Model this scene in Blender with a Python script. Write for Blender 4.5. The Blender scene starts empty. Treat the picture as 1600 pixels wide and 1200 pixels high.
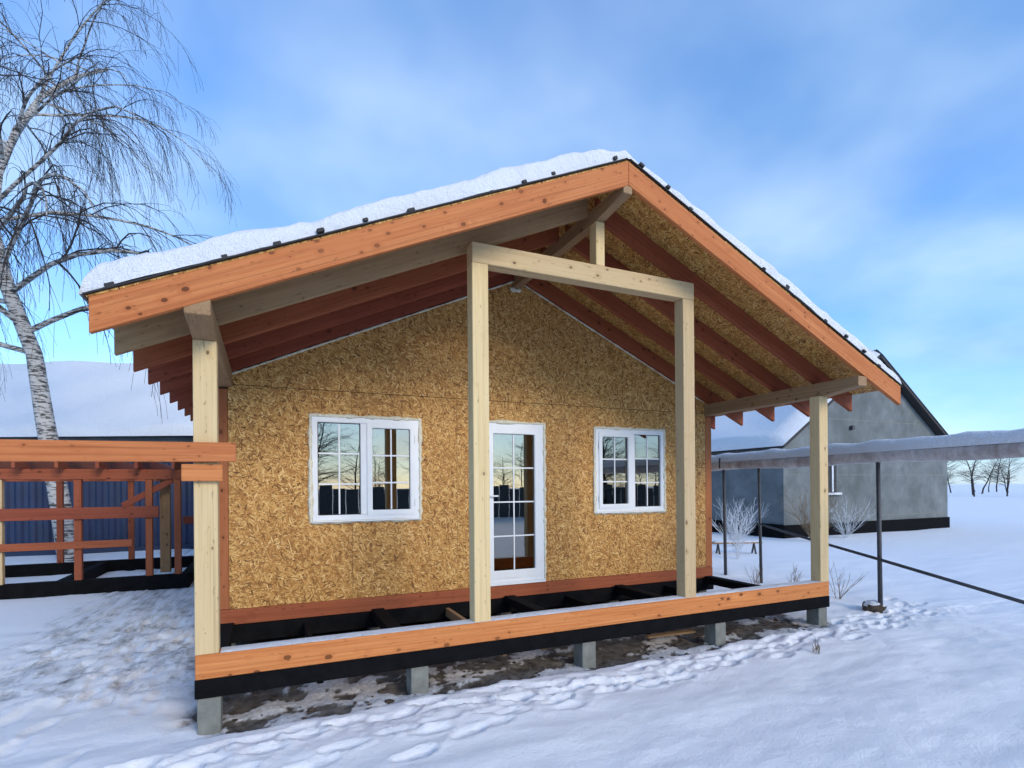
import bpy, bmesh, math, random
import numpy as np
from mathutils import Matrix, Vector
random.seed(7); RNG = np.random.default_rng(7)
SC = bpy.context.scene; COL = SC.collection
R = math.radians

# ------------------------------------------------------------------ camera
cam = bpy.data.cameras.new('camera'); camo = bpy.data.objects.new('camera', cam); COL.objects.link(camo)
cam.sensor_width = 36; cam.lens = 36 * 847 / 1600; cam.shift_y = 0.1; cam.clip_start = .05; cam.clip_end = 2000
camo.matrix_world = (Matrix.Translation((0.474, -4.417, 1.26)) @ Matrix.Rotation(R(-24.314), 4, 'Z')
                     @ Matrix.Rotation(R(90), 4, 'X') @ Matrix.Rotation(R(-0.446), 4, 'Z'))
SC.camera = camo

# ------------------------------------------------------------------ light
SUN_EL, SUN_AZ = 23.0, 164.0            # azimuth clockwise from +Y: low behind the camera
world = bpy.data.worlds.new('World'); SC.world = world; world.use_nodes = True
SKY_STRENGTH = 0.13
def build_world():
    nt = world.node_tree; nt.nodes.clear(); N = nt.nodes.new; L = nt.links.new
    out = N('ShaderNodeOutputWorld'); bg = N('ShaderNodeBackground'); bg.inputs[1].default_value = SKY_STRENGTH
    sky = N('ShaderNodeTexSky'); sky.sky_type = 'NISHITA'; sky.sun_disc = False
    sky.sun_elevation = R(SUN_EL); sky.sun_rotation = R(SUN_AZ)
    sky.air_density = 1.0; sky.dust_density = 0.4; sky.ozone_density = 2.0
    tc = N('ShaderNodeTexCoord'); sep = N('ShaderNodeSeparateXYZ'); L(tc.outputs['Generated'], sep.inputs[0])
    # project direction on a flat cloud deck: xy / (z + k)
    add = N('ShaderNodeMath'); add.operation = 'ADD'; add.inputs[1].default_value = 0.32; 
    mx = N('ShaderNodeMath'); mx.operation = 'MAXIMUM'; mx.inputs[1].default_value = 0.0
    L(sep.outputs[2], mx.inputs[0]); L(mx.outputs[0], add.inputs[0])
    dx = N('ShaderNodeMath'); dx.operation = 'DIVIDE'; L(sep.outputs[0], dx.inputs[0]); L(add.outputs[0], dx.inputs[1])
    dy = N('ShaderNodeMath'); dy.operation = 'DIVIDE'; L(sep.outputs[1], dy.inputs[0]); L(add.outputs[0], dy.inputs[1])
    cb = N('ShaderNodeCombineXYZ'); L(dx.outputs[0], cb.inputs[0]); L(dy.outputs[0], cb.inputs[1])
    mp = N('ShaderNodeMapping'); mp.inputs['Location'].default_value = (4.1, 3.7, 0); mp.inputs['Scale'].default_value = (1.0, 1.0, 1)
    L(cb.outputs[0], mp.inputs[0])
    n1 = N('ShaderNodeTexNoise'); n1.inputs['Scale'].default_value = 1.15; n1.inputs['Detail'].default_value = 5; n1.inputs['Roughness'].default_value = .5
    n1.inputs['Distortion'].default_value = .35
    L(mp.outputs[0], n1.inputs['Vector'])
    r1 = N('ShaderNodeValToRGB'); r1.color_ramp.elements[0].position = .35; r1.color_ramp.elements[1].position = .6
    r1.color_ramp.elements[0].color = (.12,)*3 + (1,); r1.color_ramp.elements[1].color = (.82,)*3 + (1,)
    L(n1.outputs[0], r1.inputs[0])
    n2 = N('ShaderNodeTexNoise'); n2.inputs['Scale'].default_value = 1.7; n2.inputs['Detail'].default_value = 4
    L(mp.outputs[0], n2.inputs['Vector'])
    r2 = N('ShaderNodeValToRGB'); r2.color_ramp.elements[0].position = .35; r2.color_ramp.elements[1].position = .7
    r2.color_ramp.elements[0].color = CLOUD_DARK; r2.color_ramp.elements[1].color = CLOUD_LIGHT
    L(n2.outputs[0], r2.inputs[0])
    sk = N('ShaderNodeMix'); sk.data_type = 'RGBA'; sk.blend_type = 'MULTIPLY'; sk.inputs[0].default_value = 1
    L(sky.outputs[0], sk.inputs[6]); sk.inputs[7].default_value = SKY_TINT
    # a cloud deck closes up towards the horizon, where it is seen edge-on
    hz = N('ShaderNodeMapRange'); hz.inputs['From Min'].default_value = 0; hz.inputs['From Max'].default_value = .5; hz.inputs['To Min'].default_value = .75; hz.inputs['To Max'].default_value = 0
    L(mx.outputs[0], hz.inputs['Value'])
    cv = N('ShaderNodeMath'); cv.operation = 'MAXIMUM'; L(r1.outputs[0], cv.inputs[0]); L(hz.outputs[0], cv.inputs[1])
    m = N('ShaderNodeMix'); m.data_type = 'RGBA'; L(cv.outputs[0], m.inputs[0]); L(sk.outputs[2], m.inputs[6])
    gl = N('ShaderNodeMix'); gl.data_type = 'RGBA'; gl.blend_type = 'ADD'; gl.inputs[0].default_value = .42      # clouds also pass on the light of the sky behind them
    L(r2.outputs[0], gl.inputs[6]); L(sky.outputs[0], gl.inputs[7]); L(gl.outputs[2], m.inputs[7])
    L(m.outputs[2], bg.inputs[0]); L(bg.outputs[0], out.inputs[0])
CLOUD_DARK = (.85, 1.7, 3.3, 1); CLOUD_LIGHT = (2.8, 3.6, 4.6, 1); SKY_TINT = (.56, 1.04, 1.58, 1)
build_world()
world.cycles.sampling_method = 'MANUAL'; world.cycles.sample_map_resolution = 256
sun = bpy.data.lights.new('sun', 'SUN'); sun.energy = 1.4; sun.angle = R(21); sun.color = (1, .84, .64)
suno = bpy.data.objects.new('sun', sun); COL.objects.link(suno)
_az, _el = R(SUN_AZ), R(SUN_EL)
sd = Vector((math.sin(_az) * math.cos(_el), math.cos(_az) * math.cos(_el), math.sin(_el)))
suno.rotation_euler = (-sd).to_track_quat('-Z', 'Y').to_euler()
suno.location = (4, -8, 12)
SC.view_settings.view_transform = 'Standard'; SC.view_settings.look = 'None'; SC.view_settings.gamma = 1
SC.view_settings.exposure = 0.64
SC.render.engine = 'CYCLES'; SC.cycles.use_denoising = True; SC.cycles.max_bounces = 5; SC.cycles.diffuse_bounces = 3; SC.cycles.adaptive_threshold = .03

# ------------------------------------------------------------------ helpers: scene graph
WM = {}
def link(name, data, M=None, parent=None):
    o = bpy.data.objects.new(name, data); COL.objects.link(o)
    M = M.copy() if M is not None else Matrix.Identity(4); WM[o] = M
    if parent is not None:
        o.parent = parent; o.matrix_parent_inverse = WM[parent].inverted()
    o.matrix_basis = M
    return o
def tag(o, label=None, cat=None, group=None, kind=None):
    if label: o['label'] = label
    if cat: o['category'] = cat
    if group: o['group'] = group
    if kind: o['kind'] = kind
    return o
def thing(name, loc, label, cat, group=None):
    return tag(link(name, None, Matrix.Translation(loc)), label, cat, group)
def mesh_from(name, verts, faces, mat=None, smooth=False):
    me = bpy.data.meshes.new(name); me.from_pydata([tuple(v) for v in verts], [], faces); me.update()
    if mat: me.materials.append(mat)
    if smooth: me.polygons.foreach_set('use_smooth', [True] * len(me.polygons))
    return me
def grid_mesh(name, V, nx, ny, mat, smooth=True):
    """V: (ny*nx,3) array -> quad grid"""
    me = bpy.data.meshes.new(name)
    i = np.arange(nx - 1)[None, :] + nx * np.arange(ny - 1)[:, None]
    F = np.stack([i, i + 1, i + 1 + nx, i + nx], -1).reshape(-1, 4)
    me.vertices.add(len(V)); me.vertices.foreach_set('co', V.astype(np.float32).ravel())
    me.loops.add(F.size); me.loops.foreach_set('vertex_index', F.astype(np.int32).ravel())
    me.polygons.add(len(F)); me.polygons.foreach_set('loop_start', np.arange(len(F), dtype=np.int32) * 4)
    me.polygons.foreach_set('use_smooth', np.full(len(F), smooth))
    me.update(calc_edges=True); me.materials.append(mat); me.validate()
    return me
def frame(p0, p1, up=(0, 0, 1)):
    p0, p1 = Vector(p0), Vector(p1); x = (p1 - p0).normalized(); up = Vector(up)
    y = up.cross(x).normalized(); z = x.cross(y)
    M = Matrix((x, y, z)).transposed().to_4x4(); M.translation = (p0 + p1) / 2
    return M, (p1 - p0).length
def box_mesh(L, w, h, mat, shear=0.0, bev=.004, taper=None):
    bm = bmesh.new(); bmesh.ops.create_cube(bm, size=1)
    for v in bm.verts:
        v.co = Vector((v.co.x * L, v.co.y * w, v.co.z * h)); v.co.x += v.co.z * shear
    if taper:
        for v in bm.verts: taper(v)
    if bev: bmesh.ops.bevel(bm, geom=list(bm.edges), offset=bev, segments=1, affect='EDGES')
    me = bpy.data.meshes.new('beam'); bm.to_mesh(me); bm.free(); me.materials.append(mat)
    return me
BOXES = {}
def beam(name, p0, p1, w, h, mat, parent=None, up=(0, 0, 1), shear=0.0, bev=.004, taper=None):
    """rectangular timber, long axis local X; w across, h along up"""
    M, L = frame(p0, p1, up)
    key = (round(L, 4), w, h, mat.name, round(shear, 4), bev)
    me = None if taper else BOXES.get(key)
    if me is None:
        me = box_mesh(L, w, h, mat, shear, bev, taper)
        if not taper: BOXES[key] = me
    return link(name, me, M, parent)
def boxw(name, x0, x1, y0, y1, z0, z1, mat, parent=None, bev=.004):
    """axis-aligned box; its longest side becomes local X"""
    d = [x1 - x0, y1 - y0, z1 - z0]; c = Vector(((x0 + x1) / 2, (y0 + y1) / 2, (z0 + z1) / 2)); k = d.index(max(d))
    if k == 0: return beam(name, (x0, c.y, c.z), (x1, c.y, c.z), d[1], d[2], mat, parent, bev=bev)
    if k == 1: return beam(name, (c.x, y0, c.z), (c.x, y1, c.z), d[0], d[2], mat, parent, bev=bev)
    return beam(name, (c.x, c.y, z0), (c.x, c.y, z1), d[0], d[1], mat, parent, up=(0, -1, 0), bev=bev)

# ------------------------------------------------------------------ helpers: noise
def vnoise(x, y, seed=0):
    xi = np.floor(x).astype(np.int64); yi = np.floor(y).astype(np.int64); fx = x - xi; fy = y - yi
    def hsh(a, b):
        n = (a * 374761393 + b * 668265263 + seed * 1442695041) & 0xffffffff
        n = ((n ^ (n >> 13)) * 1274126177) & 0xffffffff
        return ((n ^ (n >> 16)) & 0xffff) / 65535.0
    u = fx * fx * fx * (fx * (fx * 6 - 15) + 10); v = fy * fy * fy * (fy * (fy * 6 - 15) + 10)
    return (hsh(xi, yi) * (1 - u) + hsh(xi + 1, yi) * u) * (1 - v) + (hsh(xi, yi + 1) * (1 - u) + hsh(xi + 1, yi + 1) * u) * v
def fbm(x, y, seed=0, oct=4, gain=.5):
    s = 0; a = 1; t = 0
    for k in range(oct):
        s = s + a * (vnoise(x * 2**k, y * 2**k, seed + k) - .5); t += a; a *= gain
    return s / t * 2
def sstep(a, b, x):
    t = np.clip((x - a) / (b - a), 0, 1); return t * t * (3 - 2 * t)

# ------------------------------------------------------------------ materials
def new_mat(name):
    m = bpy.data.materials.new(name); m.use_nodes = True; nt = m.node_tree; nt.nodes.clear()
    out = nt.nodes.new('ShaderNodeOutputMaterial'); b = nt.nodes.new('ShaderNodeBsdfPrincipled'); nt.links.new(b.outputs[0], out.inputs[0])
    return m, nt, b
def mixc(nt, fac, a, b, mode='MIX'):
    m = nt.nodes.new('ShaderNodeMix'); m.data_type = 'RGBA'; m.blend_type = mode
    for s, v in ((m.inputs[0], fac), (m.inputs[6], a), (m.inputs[7], b)):
        if isinstance(v, bpy.types.NodeSocket): nt.links.new(v, s)
        else: s.default_value = v if not isinstance(v, (tuple, list)) else (*v, 1)[:4]
    return m.outputs[2]
def math_(nt, op, a, b=0.0, clamp=False):
    m = nt.nodes.new('ShaderNodeMath'); m.operation = op; m.use_clamp = clamp
    for s, v in ((m.inputs[0], a), (m.inputs[1], b)):
        if isinstance(v, bpy.types.NodeSocket): nt.links.new(v, s)
        else: s.default_value = v
    return m.outputs[0]
def ramp(nt, fac, stops):
    r = nt.nodes.new('ShaderNodeValToRGB'); nt.links.new(fac, r.inputs[0]); e = r.color_ramp.elements
    while len(e) < len(stops): e.new(.5)
    for q, (p, c) in zip(e, stops):
        q.position = p; q.color = (c, c, c, 1) if not isinstance(c, (tuple, list)) else (*c, 1)
    return r.outputs[0]
def objco(nt, scale=(1, 1, 1), rot=(0, 0, 0), rnd=7.0, kind='Object'):
    tc = nt.nodes.new('ShaderNodeTexCoord'); v = tc.outputs[kind]
    if rnd:
        oi = nt.nodes.new('ShaderNodeObjectInfo'); vm = nt.nodes.new('ShaderNodeVectorMath'); vm.operation = 'MULTIPLY_ADD'
        vm.inputs[1].default_value = (rnd, rnd * 1.7, rnd * .6)
        cb = nt.nodes.new('ShaderNodeCombineXYZ')
        for i in range(3): nt.links.new(oi.outputs['Random'], cb.inputs[i])
        nt.links.new(cb.outputs[0], vm.inputs[0]); nt.links.new(v, vm.inputs[2]); v = vm.outputs[0]
    mp = nt.nodes.new('ShaderNodeMapping'); mp.inputs['Scale'].default_value = scale; mp.inputs['Rotation'].default_value = rot
    nt.links.new(v, mp.inputs[0]); return mp.outputs[0]
def noise(nt, vec, scale, detail=4, rough=.55, dist=0):
    n = nt.nodes.new('ShaderNodeTexNoise'); nt.links.new(vec, n.inputs['Vector'])
    n.inputs['Scale'].default_value = scale; n.inputs['Detail'].default_value = detail; n.inputs['Roughness'].default_value = rough; n.inputs['Distortion'].default_value = dist
    return n.outputs[0]
def voro(nt, vec, scale, feature='F1', rand=1.0, dim='3D'):
    n = nt.nodes.new('ShaderNodeTexVoronoi'); n.voronoi_dimensions = dim; n.feature = feature
    nt.links.new(vec, n.inputs['Vector']); n.inputs['Scale'].default_value = scale; n.inputs['Randomness'].default_value = rand
    return n
def bump(nt, b, h, strength=.3, dist=.01):
    n = nt.nodes.new('ShaderNodeBump'); n.inputs['Strength'].default_value = strength; n.inputs['Distance'].default_value = dist
    nt.links.new(h, n.inputs['Height']); nt.links.new(n.outputs[0], b.inputs['Normal'])

def wood(name, col, dark, grain=.55, knots=.5, stain=None, rough=.7):
    """sawn timber: grain along local X, tree-ring bands, knots, per-piece tone"""
    m, nt, b = new_mat(name)
    v = objco(nt, (1, 1, 1), rnd=9)
    vg = objco(nt, (.55, 9, 9), rnd=9)
    warp = noise(nt, vg, 1.6, 3, .5, .6)
    bands = ramp(nt, noise(nt, objco(nt, (.9, 38, 38), rnd=9), 1.6, 5, .62, .4), [(.3, 0), (.72, 1)])
    g = math_(nt, 'MULTIPLY', math_(nt, 'ADD', math_(nt, 'MULTIPLY', bands, .6), math_(nt, 'MULTIPLY', warp, .55)), grain * 1.9, True)
    c = mixc(nt, g, col, dark)
    # knots
    vk = voro(nt, objco(nt, (10, 15, 15), rnd=9), 1.0)
    kd = vk.outputs['Distance']; kc = nt.nodes.new('ShaderNodeSeparateColor'); nt.links.new(vk.outputs['Color'], kc.inputs[0])
    pres = math_(nt, 'GREATER_THAN', kc.outputs[0], 1 - knots)
    size = math_(nt, 'ADD', math_(nt, 'MULTIPLY', math_(nt, 'POWER', kc.outputs[1], 3.0), .24), .045)
    core = math_(nt, 'MULTIPLY', pres, math_(nt, 'LESS_THAN', kd, size))
    halo = math_(nt, 'MULTIPLY', pres, ramp(nt, math_(nt, 'DIVIDE', kd, math_(nt, 'MULTIPLY', size, 3.2)), [(.25, 1), (1, 0)]))
    c = mixc(nt, math_(nt, 'MULTIPLY', halo, .7), c, dark)
    c = mixc(nt, math_(nt, 'MULTIPLY', core, .85), c, tuple(x * .22 for x in dark))
    big = noise(nt, objco(nt, (.8, 2.5, 2.5), rnd=9), 1.4, 4, .6)
    c = mixc(nt, ramp(nt, big, [(.42, 0), (.75, .55)]), c, stain or tuple(x * .75 for x in dark))
    stk = noise(nt, objco(nt, (.35, 60, 60), rnd=9), 1.0, 3, .7)
    c = mixc(nt, ramp(nt, stk, [(.56, 0), (.72, .55)]), c, tuple(x * .5 for x in dark))
    spk = noise(nt, objco(nt, (14, 40, 40), rnd=9), 1.0, 2, .5)
    c = mixc(nt, ramp(nt, spk, [(.66, 0), (.74, .5)]), c, tuple(x * .35 for x in dark))
    oi = nt.nodes.new('ShaderNodeObjectInfo')
    hs = nt.nodes.new('ShaderNodeHueSaturation'); nt.links.new(c, hs.inputs['Color'])
    nt.links.new(math_(nt, 'ADD', math_(nt, 'MULTIPLY', oi.outputs['Random'], .35), .84), hs.inputs['Value'])
    nt.links.new(math_(nt, 'ADD', math_(nt, 'MULTIPLY', oi.outputs['Random'], .012), .494), hs.inputs['Hue'])
    nt.links.new(hs.outputs[0], b.inputs['Base Color']); b.inputs['Roughness'].default_value = rough; b.inputs['Specular IOR Level'].default_value = .25
    bump(nt, b, bands, .25, .004)
    return m
def osb(name, tint=(1, 1, 1)):
    m, nt, b = new_mat(name)
    c = None
    tones = [(0.0, (.11, .04, .009)), (.17, (.33, .142, .034)), (.5, (.53, .262, .068)), (.8, (.68, .39, .12)), (1, (.84, .57, .235))]
    vv = objco(nt, (1, 1, 1), rnd=5)
    wob = nt.nodes.new('ShaderNodeTexNoise'); wob.inputs['Scale'].default_value = 3.6; wob.inputs['Detail'].default_value = 1; nt.links.new(vv, wob.inputs['Vector'])
    for i, ang in enumerate((12, 95, 140, 50, 118, 170, 75, 25)):
        va = nt.nodes.new('ShaderNodeVectorMath'); va.operation = 'MULTIPLY_ADD'; va.inputs[1].default_value = (.075, .075, 0)
        nt.links.new(wob.outputs['Color'], va.inputs[0]); nt.links.new(vv, va.inputs[2])
        rr = nt.nodes.new('ShaderNodeMapping'); rr.inputs['Rotation'].default_value = (0, 0, R(ang)); rr.inputs['Location'].default_value = (i * 3.3, i * 1.7, 0); nt.links.new(va.outputs[0], rr.inputs[0])
        ss = nt.nodes.new('ShaderNodeMapping'); ss.inputs['Scale'].default_value = (13 + (i % 3) * 4, 62 + (i % 4) * 11, 1); nt.links.new(rr.outputs[0], ss.inputs[0])
        vo = voro(nt, ss.outputs[0], 1.0, dim='2D')
        sc = nt.nodes.new('ShaderNodeSeparateColor'); nt.links.new(vo.outputs['Color'], sc.inputs[0])
        tone = ramp(nt, sc.outputs[0], tones)
        if c is None: c = tone
        else:
            mask = math_(nt, 'MULTIPLY', math_(nt, 'GREATER_THAN', sc.outputs[1], .58 + .035 * i), math_(nt, 'LESS_THAN', vo.outputs['Distance'], .62))
            c = mixc(nt, mask, c, tone)
    fine = noise(nt, objco(nt, rnd=5), 70, 3, .7)
    c = mixc(nt, math_(nt, 'MULTIPLY', ramp(nt, fine, [(.35, 1), (.6, 0)]), .35), c, (.12, .06, .02))
    big = noise(nt, objco(nt, rnd=5), 1.3, 4, .6)
    c = mixc(nt, ramp(nt, big, [(.4, 0), (.8, .25)]), c, (.34, .15, .04))
    c = mixc(nt, 1.0, c, tint, 'MULTIPLY')
    nt.links.new(c, b.inputs['Base Color']); b.inputs['Roughness'].default_value = .62; b.inputs['Specular IOR Level'].default_value = .3
    bump(nt, b, noise(nt, objco(nt, (1, 2.2, 1), rnd=5), 38, 2, .6), .45, .006)
    return m
def plain(name, col, rough=.6, var=.15, scale=6, metal=0, bmp=.1, dirt=None, dirt_amt=.4):
    m, nt, b = new_mat(name); v = objco(nt, rnd=5)
    n = noise(nt, v, scale, 6, .65)
    c = mixc(nt, ramp(nt, n, [(.3, 0), (.7, 1)]), tuple(x * (1 - var) for x in col), tuple(min(1, x * (1 + var)) for x in col))
    if dirt:
        n2 = noise(nt, objco(nt, (1, 1, .35), rnd=5), scale * .35, 6, .7, .5)
        c = mixc(nt, ramp(nt, n2, [(.45, 0), (.72, dirt_amt)]), c, dirt)
    nt.links.new(c, b.inputs['Base Color']); b.inputs['Roughness'].default_value = rough; b.inputs['Metallic'].default_value = metal
    if bmp: bump(nt, b, noise(nt, v, scale * 6, 4, .7), bmp, .005)
    if rough > .9: b.inputs['Specular IOR Level'].default_value = .1
    return m
def snow_mat(name, col=(.76, .775, .795)):
    m, nt, b = new_mat(name); v = objco(nt, rnd=0)
    n = noise(nt, v, 3, 6, .6); c = mixc(nt, n, tuple(x * .93 for x in col), col)
    nt.links.new(c, b.inputs['Base Color']); b.inputs['Roughness'].default_value = .75; b.inputs['Specular IOR Level'].default_value = .2
    b.inputs['Subsurface Weight'].default_value = 0
    h = math_(nt, 'ADD', noise(nt, v, 11, 5, .68), math_(nt, 'MULTIPLY', noise(nt, v, 90, 2, .6), .25))
    bump(nt, b, h, .8, .05)
    return m

M_ORANGE = wood('orange_sawn_timber', (.69, .285, .098), (.45, .135, .038), .66, .58, (.55, .19, .06))
M_PALE = wood('pale_planed_timber', (.72, .56, .32), (.54, .38, .18), .5, .2, (.64, .47, .25))
M_PALEGREY = wood('weathered_pale_timber', (.40, .255, .135), (.25, .145, .068), .6, .35, (.33, .22, .13))
M_RED = wood('red_treated_timber', (.35, .095, .045), (.20, .045, .019), .6, .4, (.27, .075, .035))
M_STUD = wood('reddish_brown_timber', (.42, .155, .06), (.30, .09, .032), .5, .35)
M_TAR = plain('tarred_black_timber', (.006, .0062, .007), .95, .4, 8, bmp=.25)
M_OSB = osb('oriented_strand_board')
M_OSBROOF = osb('strand_board_roof_deck', (1.0, .99, .9))
M_CONC = plain('grey_concrete_pier', (.19, .195, .17), .85, .3, 9, bmp=.4, dirt=(.12, .12, .10))
M_PVC = plain('white_window_plastic', (.74, .77, .80), .35, .04, 5, bmp=0)
M_FOAM = plain('pale_mounting_foam', (.70, .66, .52), .9, .2, 30, bmp=.6)
M_SEAL = plain('dark_rubber_seal', (.02, .02, .022), .6, .1, 5, bmp=0)
M_ROOFDARK = plain('dark_roof_membrane', (.022, .021, .022), .7, .3, 10, bmp=.2)
M_SNOW = snow_mat('fresh_snow')
M_WALLGREY = plain('grey_plastered_wall', (.165, .182, .184), .92, .3, 1.3, bmp=.7, dirt=(.10, .11, .105), dirt_amt=.8)
M_RUST = plain('rusty_painted_pipe', (.50, .47, .46), .6, .3, 7, bmp=.2, dirt=(.16, .07, .03), dirt_amt=.8)
M_IRON = plain('dark_iron', (.045, .045, .05), .55, .3, 8, bmp=.1)
M_BLUE = plain('blue_painted_steel', (.005, .017, .06), .5, .3, 2, bmp=.1, dirt=(.03, .04, .06))
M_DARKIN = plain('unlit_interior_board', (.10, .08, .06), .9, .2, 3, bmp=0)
M_BARK = plain('dark_bark', (.035, .027, .024), .9, .35, 12, bmp=.3)
M_DRY = plain('dry_weed_stem', (.20, .14, .08), .9, .3, 12, bmp=0)
M_FROST = plain('frosted_twig', (.62, .66, .70), .9, .25, 20, bmp=0)
M_CLOD = plain('frozen_soil', (.075, .058, .045), .95, .4, 14, bmp=.6)
def birch_bark():
    m, nt, b = new_mat('birch_bark'); v = objco(nt, (2, 2, 9), rnd=0)
    f = ramp(nt, noise(nt, v, 2.2, 5, .7), [(.47, (.45, .43, .40)), (.56, (.05, .045, .04))])
    nt.links.new(f, b.inputs['Base Color']); b.inputs['Roughness'].default_value = .85; return m
M_BIRCH = birch_bark()
def glass_mat():
    m, nt, b = new_mat('window_glass'); nt.nodes.remove(b); out = [n for n in nt.nodes if n.type == 'OUTPUT_MATERIAL'][0]
    tr = nt.nodes.new('ShaderNodeBsdfTransparent'); tr.inputs[0].default_value = (.4, .43, .45, 1)
    gl = nt.nodes.new('ShaderNodeBsdfGlossy'); gl.inputs['Roughness'].default_value = .01; gl.inputs[0].default_value = (1, .95, .86, 1)
    bp = nt.nodes.new('ShaderNodeBump'); bp.inputs['Strength'].default_value = .02; bp.inputs['Distance'].default_value = .02
    nt.links.new(noise(nt, objco(nt, rnd=3), 2.2, 2), bp.inputs['Height']); nt.links.new(bp.outputs[0], gl.inputs['Normal'])
    fr = nt.nodes.new('ShaderNodeFresnel'); fr.inputs[0].default_value = 1.9
    f = math_(nt, 'ADD', math_(nt, 'MULTIPLY', fr.outputs[0], 1.7), .09, True)
    mx = nt.nodes.new('ShaderNodeMixShader'); nt.links.new(f, mx.inputs[0]); nt.links.new(tr.outputs[0], mx.inputs[1]); nt.links.new(gl.outputs[0], mx.inputs[2])
    nt.links.new(mx.outputs[0], out.inputs[0]); return m
M_GLASS = glass_mat()

# ------------------------------------------------------------------ ground: one sheet of snow, bare soil where the porch and house shelter it
XA = 3.434                                      # ridge line x
W, D = 6.687, 1.948                             # porch width, porch depth (wall plane)
REAR = 10.2
def axis(segs):
    a = []
    for x0, x1, s in segs: a.append(np.arange(x0, x1 - 1e-6, s))
    return np.concatenate(a + [[segs[-1][1]]])
def geo(start, step, ratio, stop):
    o = [start]
    while abs(o[-1]) < stop: o.append(o[-1] + step); step *= ratio
    return np.array(o)
gx = np.concatenate([geo(-2.0, -.06, 1.09, 700)[::-1], np.arange(-1.975, 9.0, .024), geo(9.0, .05, 1.09, 700)])
gy = np.concatenate([geo(-2.8, -.05, 1.09, 700)[::-1], np.arange(-2.775, .35, .024), np.arange(.36, 3.2, .05), geo(3.2, .07, 1.09, 700)])
X, Y = np.meshgrid(gx, gy)
# 1 = snow, 0 = bare ground
edge = -.10 + .10 * fbm(X * 1.1, Y * 0 + 3, 11, 3) + .05 * fbm(X * 6, Y * 6, 12, 3)
inx = sstep(-.25, .12, X + .12 * fbm(X * 3, Y * 3, 13)) * (1 - sstep(6.55, 6.85, X + .12 * fbm(X * 3, Y * 3, 14)))
iny = sstep(-.03, .05, Y - edge) * (1 - sstep(REAR - .3, REAR, Y))
bare = inx * iny
thin = bare * sstep(-.10, .12, fbm(X * 3.2, Y * 4.2, 21, 5, .7) - .10 * sstep(4.2, 2.0, X) + .02) * (1 - sstep(1.0, 1.5, Y)) * .8      # blown-in thin snow
side = sstep(-3.2, -1.6, X) * (1 - sstep(-.25, .0, X)) * sstep(.2, 1.2, Y)                                  # trampled strip beside the house
dirt_side = side * np.clip(.52 + .55 * fbm(X * 7, Y * 4.5, 31, 5, .8), 0, 1)
Z = -.435 + .035 * fbm(X * .5, Y * .5, 1, 4) + .012 * fbm(X * 2.5, Y * 2.5, 2, 4)
Z += -.015 * sstep(0, -2, Y) + .012 * (X - 3.3) / 3.3 * np.exp(-(X - 3) ** 2 / 40)
Z += .05 * sstep(1.5, 8, np.abs(X - 3.4) - 3.3) * 0
Z -= .055 * bare - .022 * thin
Z += .035 * bare * fbm(X * 7, Y * 7, 41, 4, .6) * (1 - .5 * thin)
Z += .035 * side * fbm(X * 6, Y * 6, 42, 4, .65)
drift = fbm(X * 1.2 + .8 * fbm(X * .8, Y * .8, 5), Y * 3.2, 6, 4) * .022
Z += drift * (1 - bare) * np.exp(-((Y + 1) / 9) ** 2)
# trodden trails
def lay_trail(pts, step, jitter, depth, seed, width=.10):
    global Z
    rs = np.random.default_rng(seed); P = np.array(pts); d = np.r_[0, np.cumsum(np.hypot(*np.diff(P, axis=0).T))]
    s = 0; k = 0
    while s < d[-1]:
        px = np.interp(s, d, P[:, 0]); py = np.interp(s, d, P[:, 1])
        qx = np.interp(s + .05, d, P[:, 0]) - np.interp(s - .05, d, P[:, 0]); qy = np.interp(s + .05, d, P[:, 1]) - np.interp(s - .05, d, P[:, 1])
        a = math.atan2(qy, qx) + rs.normal(0, .12); off = (.09 if k % 2 else -.09) + rs.normal(0, jitter)
        px -= math.sin(a) * off; py += math.cos(a) * off
        i0, i1 = np.searchsorted(gx, [px - .6, px + .6]); j0, j1 = np.searchsorted(gy, [py - .6, py + .6])
        xx = X[j0:j1, i0:i1] - px; yy = Y[j0:j1, i0:i1] - py
        u = xx * math.cos(a) + yy * math.sin(a); v = -xx * math.sin(a) + yy * math.cos(a)
        wv = width * (.5 + .08 * np.sin(u * 20))
        r = np.sqrt((u / .155) ** 2 + (v / wv) ** 2) + .18 * fbm(xx * 14, yy * 14, seed + k, 3)
        dd = depth * rs.uniform(.6, 1.15)
        pit = -dd * (1 - sstep(.75, 1.12, r)); rim = dd * .38 * np.exp(-((r - 1.28) / .2) ** 2) * (1 + .8 * fbm(xx * 25, yy * 25, seed + k + 50, 2))
        Z[j0:j1, i0:i1] += (pit + rim) * (1 - bare[j0:j1, i0:i1])
        s += step * rs.uniform(.85, 1.2); k += 1
TA = [(-1.4, -.75), (-.1, -.50), (.9, -.36), (1.9, -.33), (2.7, -.40), (3.6, -.42), (4.9, -.36), (6.4, -.26), (7.6, 0.0), (8.8, .5)]
lay_trail(TA, .23, .05, .026, 101); lay_trail(TA, .33, .06, .022, 111)
TB = [(-1.4, -1.0), (.6, -.82), (1.6, -.80), (2.25, -.70), (2.9, -.55), (4.2, -.52), (5.6, -.46), (7.2, -.28), (8.8, .1)]
lay_trail(TB, .31, .06, .024, 202); lay_trail(TB, .47, .10, .02, 212)
lay_trail([(1.5, -.62), (2.4, -.60), (3.1, -.46), (4.0, -.47)], .26, .08, .024, 303)
lay_trail([(-1.1, 6.5), (-.75, 4.2), (-.7, 2.2), (-.8, .8), (-1.1, -.4)], .24, .22, .018, 404, .13)
lay_trail([(-.9, 5.5), (-1.1, 3.6), (-.95, 1.8), (-.55, .5)], .25, .25, .018, 405, .13)
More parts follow.
